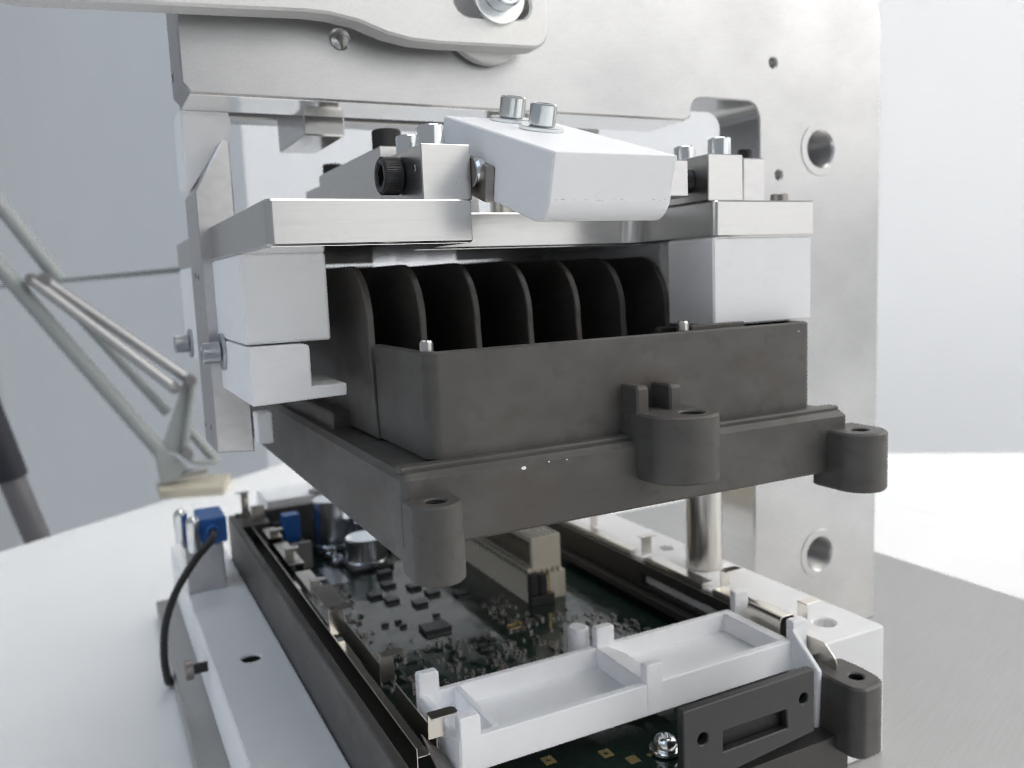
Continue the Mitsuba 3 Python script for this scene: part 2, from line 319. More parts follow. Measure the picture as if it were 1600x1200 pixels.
# left front jaw block (upper part set back, lower part with hooking lip)
obj('white_block', box(56.2, 90.5, 347, 470, -22.6, 12.95, .8), 'pom', False, gt, 'upper white block under the left end of the plate')
jl = fillet([(56.2, -23.4), (79.8, -23.4), (79.8, -40.4), (94, -40.4), (94, -45.2), (56.2, -46.4)], [.3, 1.6, .2, .5, 1., .4], 4)
obj('jaw', prism(jl, 340, 420, 'y', c=.5), 'pom', 30, gt, 'white stepped jaw with a thin lip')
obj('white_block', box(56.2, 92, 482, 568, -40, 12.95, .8), 'pom', False, gt, 'white block at the back of the left side')
obj('white_block', box(242.6, 299.7, 288.5, 320.5, -24.9, 12.95, .8), 'pom', False, gt, 'white block under the right end of the plate')
cap_screw(gt, (56.15, 406, -28.6), (-1, 0, 0), 10, 8.2, 'zinc_dull', True, washer=(17, 1.6), wmat='zinc_dull')
cap_screw(gt, (56.15, 535, -31.3), (-1, 0, 0), 10, 8.2, 'zinc_dull', True, washer=(17, 1.6), wmat='zinc_dull')
obj('white_block', box(259, 279, 348, 470, -22, 12.95, .8), 'pom', False, gt)
# guide bar beside the plate
gb = [(51.2, -77.6), (68.4, -78.8), (68, 68.4), (65, 68.4), (51.2, 44.8)]
obj('guide_bar', prism(gb, 420, 462, 'y', c=.5), 'side_alu', 30, gt, 'upright aluminium guide bar with a slanted top')
for y, z in ((445, 6.8), (434, 5.8), (458, -69.1), (436, -67.5)):
    obj('dowel_hole', cyl((51.05, y, z), (52, y, z), 1.4, .1, 14), 'hole_black', 30, gt)
obj('guide_shoe', box(68.7, 76, 409, 419, -74, -59, .6), 'pom', False, gt, 'small white pad on the lower end of the guide bar')
# hinge blocks with screws
def hinge_block(x0, x1, y0, y1, z1):
    obj('hinge_block', box(x0, x1, y0, y1, 28.65, z1, .35), 'brushed', False, gt)
hinge_block(112.4, 131.6, 290, 338, 48.4)
hinge_block(241.6, 260.6, 290, 338, 48.2)
for x in (120.2, 255.3):
    for y in (299, 323): cap_screw(gt, (x, y, 48.3), (0, 0, 1), 10, 8., 'zinc')
cap_screw(gt, (112.2, 313, 39.6), (-1, 0, 0), 14.2, 8., 'black_oxide', True, 'large black knurled screw head beside the hinge block')
obj('dowel_hole', cyl((112.2, 297.5, 40.5), (113, 297.5, 40.5), 1.4, .1, 14), 'steel', 30, gt)
obj('hinge_pin', cyl((131.9, 289, 39), (135.6, 289, 39), 4.6, .9), 'zinc', 30, gt)
obj('hinge_pin', cyl((131.7, 291, 38.5), (132.6, 291, 38.5), 5.6, .3), 'dark_steel', 30, gt)
obj('hinge_pin', cyl((231, 303, 38), (241.5, 303, 38), 5., .6), 'black_oxide', 30, gt)
obj('centre_block', box(124, 172, 371, 478, 28.65, 60, .6), 'mill_alu', False, gt, 'larger aluminium block further back on the plate')
obj('centre_block', box(311, 326, 346, 395, 20, 56, .6), 'side_alu', False, gt)
cap_screw(gt, (133, 386, 60.1), (0, 0, 1), 13.5, 9.5, 'black_oxide', True, 'black screw on the larger block')
cap_screw(gt, (143.8, 520, 60.1), (0, 0, 1), 12, 12., 'black_oxide', True)
obj('centre_block', box(136, 190, 505, 560, 28.65, 60, .6), 'mill_alu', False, gt)
cap_screw(gt, (318, 352, 56.1), (0, 0, 1), 8, 5, 'black_oxide')
obj('stud', cyl((294, 303, 28.7), (294, 303, 33), 4, .4), 'dark_steel', 30, gt)

mk = []
for i in range(16):
    x = rng.uniform(123, 130.5); z = rng.uniform(32, 47); L = rng.uniform(.2, .9); v = rng.random() < .5; mk.append(box(x, x+(.07 if v else L), 289.96, 290.05, z, z+(L if v else .07), 0))
obj('scratch_marks', cat(*mk), 'dark_steel', False, gt, kind='stuff')
# clamp handle (tilted white block hinged between the two blocks)
ch = 'clamp_handle'
thing(ch, 'tilted white plastic clamp block with two screws on top, between the hinge blocks', 'clamp')
tl = math.radians(17); u = np.array([math.cos(tl), math.sin(tl)]); w = np.array([-math.sin(tl), math.cos(tl)])   # along / up in the (y,z) plane
F0 = np.array([238., 38.5])
def hp(a, b): return tuple(F0+u*a+w*b)
prof = [hp(0, 0), hp(92, 0), hp(92, -24), hp(0, -24)]
hb = prism(fillet(prof, [.5, .5, .5, 9], 8), 137, 185.5, 'x', c=.6)
# the front widens towards the top right: shear of the right cheek as milled
obj('handle_block', hb, 'pom', 30, ch)
for a in (57, 83):
    pth = hp(a, .02)
    ax = (0, w[0], w[1])
    cap_screw(ch, (163, pth[0], pth[1]), ax, 10.4, 8.3, 'zinc', washer=(17.5, 1.5), wmat='zinc')
mk = []
for i in range(26):
    x = rng.uniform(139, 183); q = hp(-.02, -15.1+rng.uniform(-.12, .12)); L = rng.uniform(.2, 1.3); mk.append(box(x, x+L, q[0]-.03, q[0]+.05, q[1]-.05, q[1]+.05, 0))
obj('machining_marks', cat(*mk), 'dark_steel', False, ch, kind='stuff')
bl = [hp(41, -11.5), hp(78, -10.5), hp(78, -24), hp(40, -24.3)]
obj('hinge_bracket', prism(fillet(bl, .5, 2), 133.6, 136.9, 'x', c=.3), 'dark_steel', 30, ch)
obj('hinge_bracket', box(186, 232, 291, 318, 30.2, 45.6, .6), 'side_alu', False, ch)

# ------------------------------------------------------------------ heat sink cover
hc = 'heat_sink_cover'
thing(hc, 'dark grey cast cover with fins and screw lugs, held above the open unit', 'cover')
W = 3.2
obox = rrect(104.8, 288, 277, 331, 4, 6); ibox = rrect(104.8+W, 288-W, 277+W, 331-W, 2.2, 6)[::-1]
obj('box_wall', prism([(104.8, 334), *arcpts(110.3, 282.5, 5.5, 180, 270, 6), *arcpts(283.6, 281.4, 4.4, 270, 360, 6), (288, 324), (288-W, 326)] +
    [*arcpts(282.4, 282.6, 2.4, 0, -90, 5), *arcpts(110.5, 282.7, 2.5, 270, 180, 5), (104.8+W, 334)], -64, -25., 'z', c=.7), 'cast', 30, hc)
obj('box_rear_wall', box(107, 250, 331, 335, -64, -30, .6), 'cast', False, hc)
obj('box_rear_wall', prism(fillet([(238, -64), (238, -26.2), (259, -26.2), (259, -64)], [0, 2, 2, 0], 4), 322, 326, 'y', c=.5), 'cast', 30, hc)
fl = fillet([(90.4, 267), (300.2, 267), (300.2, 672), (90.4, 672)], 3.5, 5)
obj('flange', prism(fl, -91.6, -66.2, 'z', holes=[fillet([(95, 271.5), (295.5, 271.5), (295.5, 667), (95, 667)], 2, 4)], c=1.0), 'cast', 30, hc)
obj('top_deck', prism(fillet([(91., 267.6), (299.6, 267.6), (299.6, 671.4), (91., 671.4)], 3, 5), -70, -65.0, 'z', c=1.6), 'cast', 30, hc)
obj('front_ridge', box(91.4, 299, 271.3, 277.5, -66, -63.3, .7), 'cast', False, hc)
obj('inner_wall', box(227, 256, 284.2, 287.4, -64, -23.3, .5), 'cast', False, hc)
obj('unseen_rear_blocker', box(104, 204, 640, 646, -64, 12.9, .2), 'cast', False, hc)  # unseen piece, placed to darken the reflection under the tool plate
obj('unseen_side_blocker', box(280, 288, 336, 655, -64, 12.9, .2), 'cast', False, hc)  # unseen wall, placed to keep bright background out of the plate underside
obj('side_skirt', box(90.9, 94.9, 262, 671, -96.6, -90, .5), 'cast', False, hc)
obj('shoulder', box(95.5, 106, 374, 660, -66, -57.2, .9), 'cast', False, hc)
def fin(x, t=3.0, y0=338.):
    p = [(y0-5, -64), (y0, -22)] + [(y0+24-24*math.cos(a), -18+25.4*math.sin(a)) for a in np.radians(np.arange(0, 91, 9))] + [(655, 7.4), (660, 2), (662, -64)]
    obj('fin', prism(p, x, x+t, 'x', c=.5), 'cast', 30, hc)
for i, x in enumerate((103.6, 126.6, 151.8, 177.8, 203, 228, 254)): fin(x)
def lug(cx_, cy_, r, z0, z1, yb, hr, ang=None, name='lug', lean=0):
    p = arcpts(cx_, cy_, r, 180, 360, 14) + [(cx_+r, yb), (cx_-r, yb)]
    k = obj(name, prism(p, z0, z1, 'z', holes=[circ(cx_, cy_, hr, 24)], c=.9), 'cast', 30, hc)
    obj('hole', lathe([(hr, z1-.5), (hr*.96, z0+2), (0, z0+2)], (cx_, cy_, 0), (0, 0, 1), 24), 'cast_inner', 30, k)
lug(99.9, 261.5, 9.2, -101, -73.6, 272, 3.4)
lug(298.7, 260, 11.6, -98.6, -72.6, 275, 3.6)
ml = [(186, 279), (186, 266)] + [(203.8-17.8*math.cos(t), 262-16.4*math.sin(t)) for t in np.radians(np.arange(12, 91, 8))] + arcpts(203.8, 256, 10.4, 278, 360, 8) + [(214.2, 279)]
mk = obj('lug', prism(ml, -80.2, -54., 'z', holes=[circ(203.8, 256, 4.6, 24)], c=.9), 'cast', 30, hc)
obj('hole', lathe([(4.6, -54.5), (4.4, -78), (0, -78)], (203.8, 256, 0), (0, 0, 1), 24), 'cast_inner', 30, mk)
obj('rib', prism(fillet([(266.2, -70), (266.2, -43.5), (280, -43.5), (280, -70)], [0, 2, 0, 0], 4), 186.1, 191.8, 'x', c=.8), 'cast', 30, hc)
obj('rib', prism(fillet([(265.5, -60), (265.5, -44.), (280, -44.), (280, -60)], [0, 2, 0, 0], 4), 201, 206.8, 'x', c=.8), 'cast', 30, hc)
for x, y in ((108.9, 285.5), (222.6, 284.5)):
    obj('pin', lathe([(0, -64), (2.9, -64), (2.6, -22.4), (1.9, -21.2), (0, -21.2)], (x, y, 0), (0, 0, 1), 28), 'steel', 30, hc, 'bright round pin inside the box')
for x, z, r in ((136.5, -68.5, .8), (147, -67.6, .35), (154.5, -67.8, .3), (280, -29, .3)):
    m = trimesh.creation.icosphere(2, r); m.apply_scale((1.3, .25, .8)); m.apply_translation((x, 266.9 if z < -60 else 276.9, z)); obj('paint_chip', m, 'paper', True, hc)

# ------------------------------------------------------------------ nest: strips, posts, sensor
def strip(key, x0, x1, y0, y1, z0, z1, hx, hy, hr, label):
    P = rrect(x0, x1, y0, y1, 1.6, 4)
    obj(key, prism(P, z0, z1, 'z', holes=[circ(hx, hy, hr, 28)], c=.9), 'pom', 30)
    obj('hole', lathe([(hr-.03, z1-1.2), (hr-.03, z1-17), (0, z1-17)], (hx, hy, 0), (0, 0, 1), 28), 'pom' if hr > 5.4 else 'bore', 30, key)
    thing(key, label, 'block'); return key
ls = strip('support_strip', 46.5, 85.6, -100, 735, -246.9, -208, 67, 479.5, 5.2, 'white plastic strip with one drilled hole along the left side of the dark unit')
rs = strip('support_strip_001', 300.9, 342.3, 281, 720, -246.9, -180, 320.5, 299.5, 5.6, 'tall white plastic block along the right side of the dark unit, hole near its front')
obj('hole', prism(circ(326, 437, 4.6, 24), -180, -179.6, 'z', c=.05), 'bore', 30, rs)
k = 'back_block'
obj(k, box(120, 175, 700, 745, -246.9, -174, .8), 'pom', False); thing(k, 'white block with a dark round seat behind the far end of the unit', 'block')
obj('seat', cyl((163, 706, -174), (163, 706, -172), 7, .4), 'grey_metal', 30, k)
k = 'guide_post'
obj(k, cyl((324, 397, -179.95), (324, 397, 40), 10.9, .8, 48), 'steel', 30); thing(k, 'round polished steel post standing on the white block at the right', 'post')
# knob screw in the left strip
k = 'stop_screw'
obj('head', cyl((33.6, 512, -221), (38.6, 512, -221), 5.8, .6, 32), 'dark_steel', 30, k); obj('shank', cyl((38.2, 512, -221), (46.4, 512, -221), 3.1, .3, 24), 'black_oxide', 30, k)
thing(k, 'dark screw sticking out of the left side of the white strip', 'screw')
k = 'sensor_block'
obj(k, box(46.8, 72.5, 606, 632, -207.95, -175, .8), 'side_alu', False); thing(k, 'small upright aluminium block carrying the blue sensor on the left strip', 'block')
k = 'blue_sensor'
obj('body', box(58, 76, 606, 640, -174.9, -157, .8), 'blue', False, k)
obj('collar', cyl((66, 606.2, -165), (66, 600, -165), 4.6, .6), 'blue', 30, k)
for x, y in ((48.3, 632), (54., 606)): obj('screw', lathe([(0, -178), (4.7, -178), (4.7, -158), (3.9, -155.4), (2.2, -154), (0, -153.6)], (x, y, 0), (0, 0, 1), 28), 'zinc', 30, k)
thing(k, 'small bright blue sensor with two domed screws on the aluminium block', 'sensor')
obj('cable', tube([(66, 600.5, -165), (63, 588, -167), (50, 576, -176), (37, 572, -193), (29, 572, -213), (26.5, 573, -232), (27, 577, -248), (29, 586, -258), (38, 610, -259.3)], 2.5, 14, 8), 'rubber', True)
thing('cable', 'thin black cable arching from the blue sensor down to the table', 'cable')

# ------------------------------------------------------------------ electronic unit (tray)
tr = 'unit_housing'
thing(tr, 'open dark metal housing with sheet metal spring clips, set between the white strips', 'housing')
obj('side_wall', box(86, 90.6, 262, 676, -246, -175, .7), 'cast', False, tr)
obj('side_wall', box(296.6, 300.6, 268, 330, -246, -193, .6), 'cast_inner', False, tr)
obj('rear_wall', box(90.7, 300, 671, 676, -246, -174, .7), 'cast', False, tr)
# right wall with its long slot
sw = [(330.2, -246), (676, -246), (676, -180.6), (330.2, -180.6)]
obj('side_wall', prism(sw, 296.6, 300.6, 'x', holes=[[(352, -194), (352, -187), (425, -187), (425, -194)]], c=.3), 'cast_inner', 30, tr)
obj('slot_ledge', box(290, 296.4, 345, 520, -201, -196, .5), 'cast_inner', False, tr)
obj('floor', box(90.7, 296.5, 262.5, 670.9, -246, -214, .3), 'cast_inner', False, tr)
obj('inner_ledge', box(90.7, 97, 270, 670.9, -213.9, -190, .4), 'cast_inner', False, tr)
lgp = arcpts(297, 257.5, 8, 180, 250, 6) + arcpts(300.3, 259, 8.8, 270, 360, 8) + [(309.8, 266), (309.2, 278), (304, 280.7), (290, 280.7), (288.8, 276)]
lk = obj('lug', prism(lgp, -221, -187.5, 'z', holes=[circ(300, 261.5, 3.2, 24)], c=1.0), 'cast', 30, tr)
obj('hole', lathe([(3.2, -188), (3.1, -196), (0, -196)], (300, 261.5, 0), (0, 0, 1), 24), 'black_oxide', 30, lk)
obj('lug_foot', box(287, 296, 264, 300, -246, -221.2, .5), 'cast', False, tr)
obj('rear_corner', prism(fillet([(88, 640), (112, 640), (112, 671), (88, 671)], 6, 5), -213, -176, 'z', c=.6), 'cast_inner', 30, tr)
def clip(x, y, z, d, hgt, wdt=7., fl_=9., thick=.55, lean=0.):
    """spring clip: upright tongue facing the viewer, its top bent over by fl_ towards +x or -x"""
    p = [(0, 0), (wdt, 0), (wdt, hgt-.2), (0, hgt-.2)]
    a = prism([(x+q[0]*d, z+q[1]) for q in p], y, y+thick, 'y', c=.12)
    t = prism(fillet([(x-.3*d, y-5.5), (x+(wdt+fl_*.45)*d, y-5.5), (x+(wdt+fl_*.45)*d, y+thick), (x-.3*d, y+thick)], [.2, 2, 2, .2], 4), z+hgt-.3, z+hgt+.25, 'z', c=.1)
    return cat(a, t)
# left shielding strip
def shield(x0, x1, y0, y1, z, side):
    top = box(x0, x1, y0, y1, z-.5, z, .12); xi = x1 if side > 0 else x0
    skirt = box(xi-.5, xi, y0, y1, z-12, z-.45, .12)
    return cat(top, skirt)
for y0, y1 in ((455, 520), (535, 588), (602, 630)):
    obj('shield_strip', shield(103, 112.5, y0, y1, -177, 1), 'tin_plate', False, tr)
for y0, y1 in ((372, 440), (300, 350)):
    obj('shield_plate', box(109.6, 110.2, y0, y1, -191, -178.5, .15), 'spring', False, tr)
obj('shield_strip', box(97., 108.5, 418, 452, -164.5, -163.9, .15), 'dark_steel', False, tr)
obj('shield_rail', cat(box(97.6, 98.2, 290, 668, -195, -176.4, .15), box(98.2, 103.2, 290, 410, -180.5, -180, .1), box(98.2, 103.2, 430, 668, -183.5, -183, .1)), 'spring', False, tr)
obj('shield_ramp', hull([(103, 262, -190), (103, 300, -177), (103.5, 262, -190), (103.5, 300, -177), (116, 262, -201), (116.5, 262, -201), (113, 300, -189), (113.5, 300, -189)]), 'dark_steel', False, tr)
obj('spring_clip', clip(97.5, 415, -180, 1, 17, 7.5), 'spring', False, tr)
obj('spring_clip', clip(109.4, 371, -188, 1, 15, 7.), 'spring', False, tr)
obj('spring_clip', clip(105, 296, -178, 1, 11, 7.), 'spring', False, tr)
obj('spring_clip', clip(101, 668, -176, -1, 20, 5.5), 'spring', False, tr, 'tall clip at the rear corner')
for y in (486, 556, 606): obj('spring_clip', clip(104.5, y, -179, 1, 7.5, 6., 6.), 'tin_plate', False, tr)
for y in (500, 585, 640): obj('spring_clip', clip(307, y, -178, 1, 9, 6.), 'spring', False, tr)
obj('spring_clip', box(100, 110, 652, 657, -178, -165, .5), 'spring', False, tr)
obj('spring_clip', box(112.5, 119.5, 636, 641, -190, -181, .5), 'spring', False, tr)
for y0, y1 in ((322, 360), (369, 424), (440, 660)):
    obj('shield_strip', shield(299.8, 307.5, y0, y1, -177.4, -1), 'spring', False, tr)
obj('spring_clip', clip(309, 430, -178, -1, 13, 7.5), 'spring', False, tr)
obj('spring_clip', clip(307, 362, -178.5, 1, 10, 7), 'spring', False, tr)
obj('spring_clip', clip(306.3, 303, -178, 1, 11, 6.5), 'spring', False, tr)
obj('spring_bow', prism(fillet([(290, -190), (290, -170.5), (300.2, -170.5), (300.2, -190), (299.6, -190), (299.6, -171.1), (290.6, -171.1), (290.6, -190)], [0, 2.4, 2.4, 0, 0, 2, 2, 0], 5), 299, 322, 'y', c=.1), 'spring', 30, tr, 'bent sheet metal bow at the right')
pr_ = fillet([(270.5, -194), (270.5, -183), (278, -177), (298, -177.6), (298, -200), (276, -200)], [1, 5, 1, .5, .5, .5], 6)
obj('side_spring', prism(pr_, 297.4, 298, 'x', c=.12), 'spring', 30, tr, 'flat rounded sheet metal tongue next to the front lug')

# ------------------------------------------------------------------ white carrier in front
cr = 'white_carrier'
thing(cr, 'white plastic carrier with two open pockets lying across the front of the housing', 'carrier')
X0, X1, YF, YK, ZT, ZB = 114., 287., 287., 333., -177., -189.5
obj('front_wall', box(X0, X1, YF, YF+4, ZB-2, ZT, .5), 'nylon', False, cr)
obj('back_wall', box(X0, X1, YK-3.4, YK, ZB, ZT, .5), 'nylon', False, cr)
obj('pocket_floor', box(X0+.5, X1-.5, YF+3.9, YK-3.3, ZB, ZB+3, .3), 'nylon', False, cr)
obj('end_wall', box(X0+16, X0+19, YF+3.9, YK-3.3, ZB+2.9, ZT-.05, .5), 'nylon', False, cr)
obj('divider', prism(fillet([(203, YF+3.8), (212.5, YF+3.8), (212.5, 318), (209, YK-3.2), (203.5, YK-3.2)], .4, 3), ZB+2.9, ZT-.06, 'z', c=.4), 'nylon', 30, cr)
obj('end_wall', box(X1-6, X1, YF+3.9, YK-3.3, ZB+2.9, ZT-.05, .5), 'nylon', False, cr)
for x0, x1, y0, y1, h in ((113.5, 123, YK-4, YK+.3, 9.6), (114.5, 123.4, YF-.3, YF+4.6, 9.2), (203.5, 213.5, YK-4, YK+.4, 9.6), (202, 210.5, YF-.3, YF+4.6, 8.6), (288.5, 297.5, YK-4, YK+.4, 9.6), (287.4, 296.5, YF+.5, YF+5.4, 8.8)):
    obj('tab', prism(fillet([(x0, ZT-11), (x1, ZT-11), (x1, ZT+h), (x0, ZT+h)], [.3, .3, 1.4, .8], 4), y0, y1, 'y', c=.45), 'nylon', 30, cr)
obj('post', lathe([(0, -200), (5.4, -200), (5.2, -170.5), (4.2, -169.6), (0, -169.6)], (200.5, 341, 0), (0, 0, 1), 32), 'nylon', 30, cr)
obj('end_plate', prism(fillet([(291, -172.5), (287, -172.2), (270.8, -186), (272.4, -216), (275, -219.5), (281.5, -218.2), (291, -205)], [.5, .8, 1., 2, 1.5, 1., .5], 4), 286.2, 289, 'x', c=.6), 'nylon', 30, cr)
obj('end_wall', box(X0, X0+3.2, YF+3.9, YK-3.3, ZB-8, ZT-.08, .5), 'nylon', False, cr)
obj('left_foot', box(X0+.05, X0+7, YF+.3, YF+3.7, ZB-20, ZB-1, .5), 'nylon', False, cr)
# front bracket
bk = 'front_bracket'
bp_ = fillet([(195.8, -172.6), (266.4, -172.4), (266.4, -201), (195.8, -207)], .8, 3)
win = [(216, -186.3), (250, -186.6), (250.8, -195.1), (216, -195.3)]
obj(bk, prism(bp_, 254, 258, 'y', holes=[fillet(win, .5, 2), circ(205.6, -186.6, 2.6, 20), circ(260, -184.2, 2.4, 20)], c=.5), 'black_plastic', 30)
obj('dark_backing', box(196.5, 265.8, 258.1, 259, -204, -173, .1), 'hole_black', False, bk)  # black sheet behind the bracket that makes its window and holes dark
thing(bk, 'flat dark bracket with a rectangular window and two holes in front of the carrier', 'bracket')
k = 'board_screw'
obj('washer', cyl((206, 279.5, -204.4), (206, 279.5, -202.6), 7.0, .4, 36), 'zinc', 30, k)
star = [((2.3 if i % 2 else 1.6)*math.cos(math.pi*i/6), (2.3 if i % 2 else 1.6)*math.sin(math.pi*i/6)) for i in range(12)]
obj('head', cat(lathe([(0, -202.5), (5.2, -202.5), (5.3, -200.5), (4.6, -198.6), (3.2, -197.6), (2.3, -197.4)], (206, 279.5, 0), (0, 0, 1), 36), lathe([(2.3, -197.4), (1.5, -199.6), (0, -199.6)], (206, 279.5, 0), (0, 0, 1), 12)), 'zinc', 40, k)
thing(k, 'shiny pan head screw with washer holding down the circuit board beside the dark bracket', 'screw')

# ------------------------------------------------------------------ circuit board
cb = 'circuit_board'
PZ = -205.
obj('laminate', prism([(97.5, 268), (278, 268), (278, 288), (296.3, 288), (296.3, 670.5), (97.5, 670.5)], PZ-1.6, PZ, 'z', c=.15), 'pcb', False, cb)
thing(cb, 'dark green circuit board crowded with parts, lying inside the open housing', 'circuit board')
def chip(x, y, w_, l_, h, rot=0, label=None, legs=True):
    ms = box(-w_/2, w_/2, -l_/2, l_/2, .35, h, .35); g = []
    if legs:
        n = max(3, int(w_/1.3))
        for i in range(n):
            t = -w_/2+(i+.5)*w_/n
            for s in (-1, 1): g.append(box(t-.25, t+.25, s*(l_/2+.6)-.75, s*(l_/2+.6)+.75, 0.02, .5, 0))
    R_ = trimesh.transformations.rotation_matrix(math.radians(rot), [0, 0, 1]); R_[:3, 3] = (x, y, PZ)
    ms.apply_transform(R_); k_ = obj('chip', ms, 'chip_black', False, cb, label)
    if g: m = cat(*g); m.apply_transform(R_); obj('pins', m, 'solder', False, k_)
for x, y in ((168, 538), (181.7, 525), (188.4, 508), (203.7, 496), (154, 524), (161, 510), (174.8, 495)): chip(x, y, 8.6, 9.4, 2.4, rng.uniform(-1, 1))
chip(168.6, 453, 16.5, 13, 2.8, 0, 'largest flat black chip of the board')
for x, y in ((176.5, 471), (153, 474), (153.5, 466.5), (144.7, 474), (182, 415), (190, 420), (180, 399)): chip(x, y, 4.2, 3.2, 2.0, 0)
tan_, sol, blk = [], [], []
def passive(x, y, big, rot):
    a, b, h = (3.4, 1.9, 1.7) if big else (2.1, 1.2, 1.1)
    if rot: ca, cb_ = b, a
    else: ca, cb_ = a, b
    e = .42 if big else .3
    (tan_ if rng.random() < .55 else blk).append(box(x-ca/2+(0 if rot else e), x+ca/2-(0 if rot else e), y-cb_/2+(e if rot else 0), y+cb_/2-(e if rot else 0), PZ+.05, PZ+h-.05, 0))
    for s in (-1, 1):
        if rot: sol.append(box(x-ca/2-.05, x+ca/2+.05, y+s*cb_/2-e if s > 0 else y-cb_/2, y+cb_/2 if s > 0 else y-cb_/2+e+.1, PZ, PZ+h, 0))
        else: sol.append(box(x+ca/2-e-.1 if s > 0 else x-ca/2, x+ca/2 if s > 0 else x-ca/2+e+.1, y-cb_/2-.05, y+cb_/2+.05, PZ, PZ+h, 0))
reg = Polygon([(118, 440), (121, 352), (205, 349), (268, 349), (276, 405), (252, 436), (213, 437), (196, 424), (184, 434), (150, 446)])
n_, tries, pts_ = 0, 0, []
while n_ < 270 and tries < 6000:
    tries += 1
    x, y = rng.uniform(112, 280), rng.uniform(345, 450)
    from shapely.geometry import Point
    if not reg.contains(Point(x, y)): continue
    x = round(x/2.9)*2.9+rng.uniform(-.12, .12); y = round(y/4.2)*4.2+rng.uniform(-.15, .15)
    if any(abs(x-a) < 2.5 and abs(y-b) < 3.7 for a, b in pts_): continue
    pts_.append((x, y)); passive(x, y, rng.random() < .28, rng.random() < .85); n_ += 1
for i in range(8): passive(176+i*4.1+rng.uniform(-.3, .3), 368+i*1.2, True, True)
for i in range(40): passive(rng.uniform(118, 140), rng.uniform(455, 560), rng.random() < .5, rng.random() < .5)
for i in range(46): passive(rng.uniform(206, 226), rng.uniform(425, 480), False, rng.random() < .5)
obj('small_part_bodies', cat(*tan_), 'capacitor_tan', False, cb, kind='stuff')
obj('small_black_bodies', cat(*blk), 'chip_black', False, cb, kind='stuff')
obj('solder_ends', cat(*sol), 'solder', False, cb, kind='stuff')
for x, y in ((159.4, 299.5), (183.3, 291.5)):
    kk = obj('test_pad', prism([(x-2.6, y-3.), (x+2.6, y-3.), (x+2.6, y+3.), (x-2.6, y+3.)], PZ+.01, PZ+.06, 'z', holes=[circ(x, y, 1.1, 16)], c=0), 'gold_pad', False, cb)
    obj('pin', cyl((x+.3, y+.3, PZ), (x+.3, y+.3, PZ+1.9), .35, .1, 10), 'solder', 30, kk)
obj('test_pad', box(188, 193, 279, 284.5, PZ+.01, PZ+.06, 0), 'gold_pad', False, cb)
obj('test_pad', prism(circ(198.5, 281, 1.2, 16), PZ+.01, PZ+.06, 'z', c=0), 'gold_pad', False, cb)
m = meshkit.text_mesh('C69', 2.4, .05); m.apply_transform(trimesh.transformations.rotation_matrix(math.radians(-90), [0, 0, 1])); m.apply_translation((142.5, 296, PZ+.01)); obj('board_print', m, 'print_white', False, cb)
obj('bus_bar', box(206, 216, 432, 432.8, PZ+.6, PZ+2., .1), 'gold', False, cb)
# flat module pads
obj('metal_patch', box(135, 148, 560, 598, PZ+.02, PZ+.5, .1), 'zinc_dull', False, cb)
# electrolytic cans and coils
def can(x, y, r, h):
    k_ = obj('capacitor_can', lathe([(0, PZ+3), (r, PZ+3), (r, PZ+5), (r-.7, PZ+5.8), (r, PZ+6.6), (r, PZ+h-.9), (r-1, PZ+h), (0, PZ+h)], (x, y, 0), (0, 0, 1), 40), 'can', 35, cb)
    obj('base', prism(fillet([(x-r-.6, y-r-.6), (x+r+.6, y-r-.6), (x+r+.6, y+r+.6), (x-r-.6, y+r+.6)], 1.6, 3), PZ+.05, PZ+2.9, 'z', c=.3), 'chip_black', 30, k_)
can(169, 588, 15, 22); can(159, 642, 15, 40); can(185, 622, 14, 24); can(150, 618, 4, 9); can(150, 600, 4, 8); can(186, 655, 11, 26)
chip(172, 558, 10, 8, 4)
obj('blue_trimmer', box(120.5, 133, 636, 648, PZ+.1, -172, .6), 'blue', False, cb, 'blue upright part near the rear wall')
ih = obj('pin_header', prism(rrect(117, 133, 606, 668, .5, 2), PZ+.05, -190, 'z', holes=[rrect(119, 131, 608.5, 665.5, .4, 2)], c=.3), 'black_plastic', 30, cb, 'black boxed pin header with gold pins')
gp = [box(x-.35, x+.35, y-.35, y+.35, PZ+.1, -192, 0) for x in (123, 127) for y in np.arange(612, 664, 3.2)]
obj('pins', cat(*gp), 'gold', False, ih)
obj('latch', box(117.5, 132.5, 600.5, 605.6, PZ+1, -184, .6), 'grey_metal', False, ih); obj('latch', box(117.5, 132.5, 668.2, 670.4, PZ+1, -184, .6), 'grey_metal', False, ih)
# long beige plug connector
cn = obj('plug_connector', cat(box(233.5, 260.5, 457, 640, PZ+.05, -187, .4), box(233.5, 236.5, 457, 640, -187.1, -182, .3)), 'beige', False, cb, 'long beige multi row connector')
obj('tower', box(237, 257.8, 457.4, 640, -187.05, -162.8, .5), 'beige', False, cn)
hs = [box(x-1.2, x+1.2, y-1.2, y+1.2, -162.85, -162.7, 0) for x in np.arange(239.5, 257, 3.9) for y in np.arange(460, 600, 3.9)]
obj('contact_holes', cat(*hs), 'hole_black', False, cn, kind='stuff')
gs = [box(236.5, 236.95, y-.35, y+.35, -176, -169, 0) for y in np.arange(462, 560, 3.9)]
obj('side_contacts', cat(*gs), 'gold_pad', False, cn, kind='stuff')
gs = [box(236.9, 237.05, y-1.5, y+1.5, -181, -166, 0) for y in np.arange(462, 600, 3.9)]
obj('side_slots', cat(*gs), 'hole_black', False, cn, kind='stuff')
gs = [box(233.35, 233.55, y, y+2.2, -186.2, -183.2, 0) for y in np.arange(458, 640, 4.)] + [box(233.6, 236.4, y, y+1.1, -182.1, -181.95, 0) for y in np.arange(458, 560, 4.)] + [box(x, x+.7, 456.85, 457.2, -187.5, -184, 0) for x in np.arange(239, 259, 4.)]
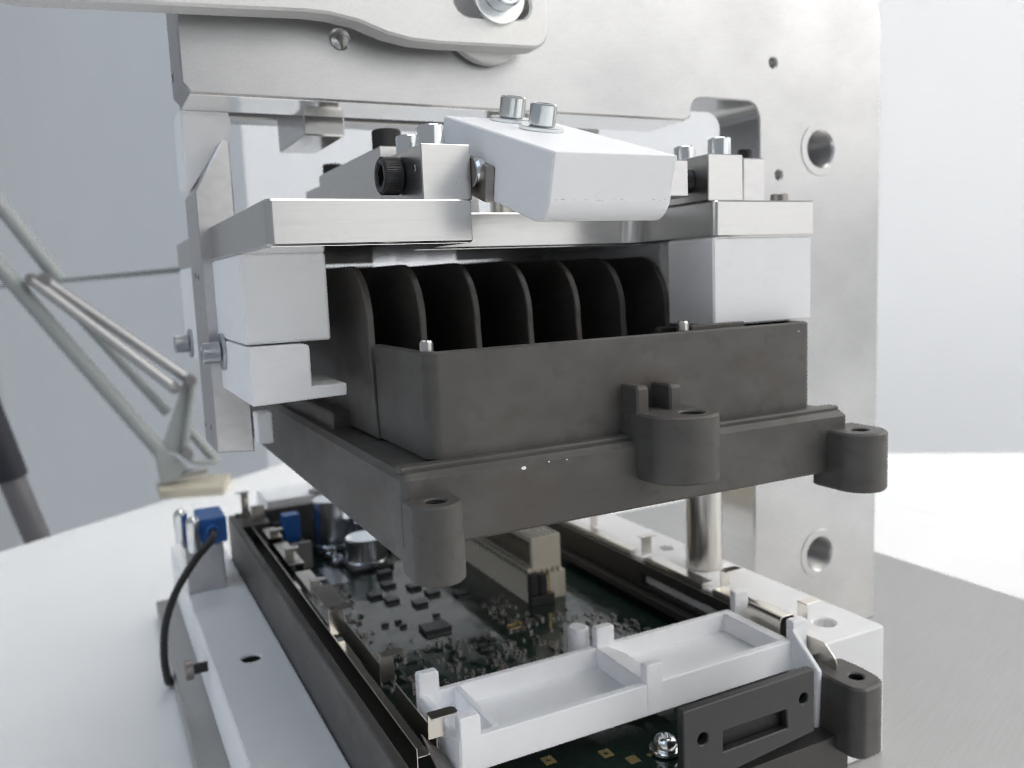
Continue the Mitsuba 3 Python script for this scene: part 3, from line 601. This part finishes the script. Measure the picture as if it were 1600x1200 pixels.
obj('moulded_slots', cat(*gs), 'chip_black', False, cn, kind='stuff')
jp = obj('jumper', cat(box(232.5, 238.4, 451.5, 456.6, -198, -184.5, .5), box(239, 244.4, 451.5, 456.6, -198, -185.2, .5)), 'black_plastic', False, cb, 'two black jumper caps in front of the beige connector')
obj('header_base', box(232.6, 249, 451, 456.5, PZ+.05, -198.6, .3), 'black_plastic', False, jp)
obj('pin', box(246.3, 247.2, 453.6, 454.5, -199, -184.5, .1), 'gold', False, jp)

# ------------------------------------------------------------------ background: desk lamp, strut, paper
dl = 'desk_lamp'
thing(dl, 'grey green jointed desk lamp arm clamped to a wooden pad at the table edge', 'lamp')
def bar(key, a, b, r, mt, y=1180.):
    a, b = (a[0], y if len(a) < 3 else a[2], a[1]), (b[0], y if len(b) < 3 else b[2], b[1]); obj(key, cyl(a, b, r, .6, 20), mt, 30, dl)
bar('arm', (-110, 167), (-22, 20), 9, 'lamp_paint', 1186); bar('arm', (-150, 142), (95, -240), 9.5, 'lamp_paint', 1178)
bar('rod', (-37, 20), (116, -116), 6.6, 'lamp_rod', 1172); bar('rod', (-50, 20), (96, -124), 6.6, 'lamp_rod', 1158)
bar('arm', (-28, 8), (88, -160), 6.5, 'lamp_paint', 1200); bar('arm', (112, -184), (143, -232), 6.5, 'lamp_paint', 1190)
obj('bracket', prism(fillet([(76, -200), (112, -112), (122, -116), (100, -216)], 3, 3), 1176, 1182, 'y', c=.8), 'lamp_paint', 30, dl)
bar('rod', (121, -117), (102, -208), 4.5, 'lamp_paint', 1170); bar('rod', (102, -208), (112, -224), 4.5, 'lamp_paint', 1170); bar('rod', (112, -224), (140, -228), 3.5, 'lamp_paint', 1170)
obj('clamp', prism(fillet([(66, -196), (78, -200), (106, -232), (104, -240), (86, -247), (70, -248)], 3, 3), 1168, 1190, 'y', c=1), 'lamp_paint', 30, dl)
bar('rod', (98, -238), (128, -236), 4.5, 'lamp_rod', 1168)
for x, z in ((116, -115), (96, -123), (-37, 20), (-50, 20), (104, -210)): obj('joint', cyl((x, 1152, z), (x, 1192, z), 7.5, .8, 24), 'grey_metal', 30, dl)
obj('wooden_pad', prism([(66, 1148), (140, 1120), (160, 1195), (92, 1230), (66, 1198)], -261.9, -251, 'z', c=.8), 'wood', 30); thing('wooden_pad', 'small beige wooden pad under the lamp clamp at the table edge', 'pad')
k = 'leaning_strut'
obj('sleeve', cyl((-150, 1330, -60), (-108, 1330, -246), 22, 2, 28), 'sleeve', 30, k); obj('tube', cyl((-109, 1330, -240), (-40, 1330, -520), 17, 1, 28), 'grey_metal', 30, k)
thing(k, 'dark grey metal tube with a black sleeve leaning behind the table edge at far left', 'tube')

d_ = np.array([-.24, .97]); d_ /= np.linalg.norm(d_); n_ = np.array([d_[1], -d_[0]])
pp = [(825, 692), (1010, 780), (1010, 900), (640, 900), (640, 775)]
def on_wall(s_, z_, t_): q = np.array([cx, cy])+d_*s_+n_*t_; return (q[0], q[1], z_)
obj('paper_sheet', hull([on_wall(a, b, t_) for a, b in pp for t_ in (.6, 2.)]), 'paper', False)
thing('paper_sheet', 'white sheet on the left wall, only its lower corner showing under the lever', 'paper')
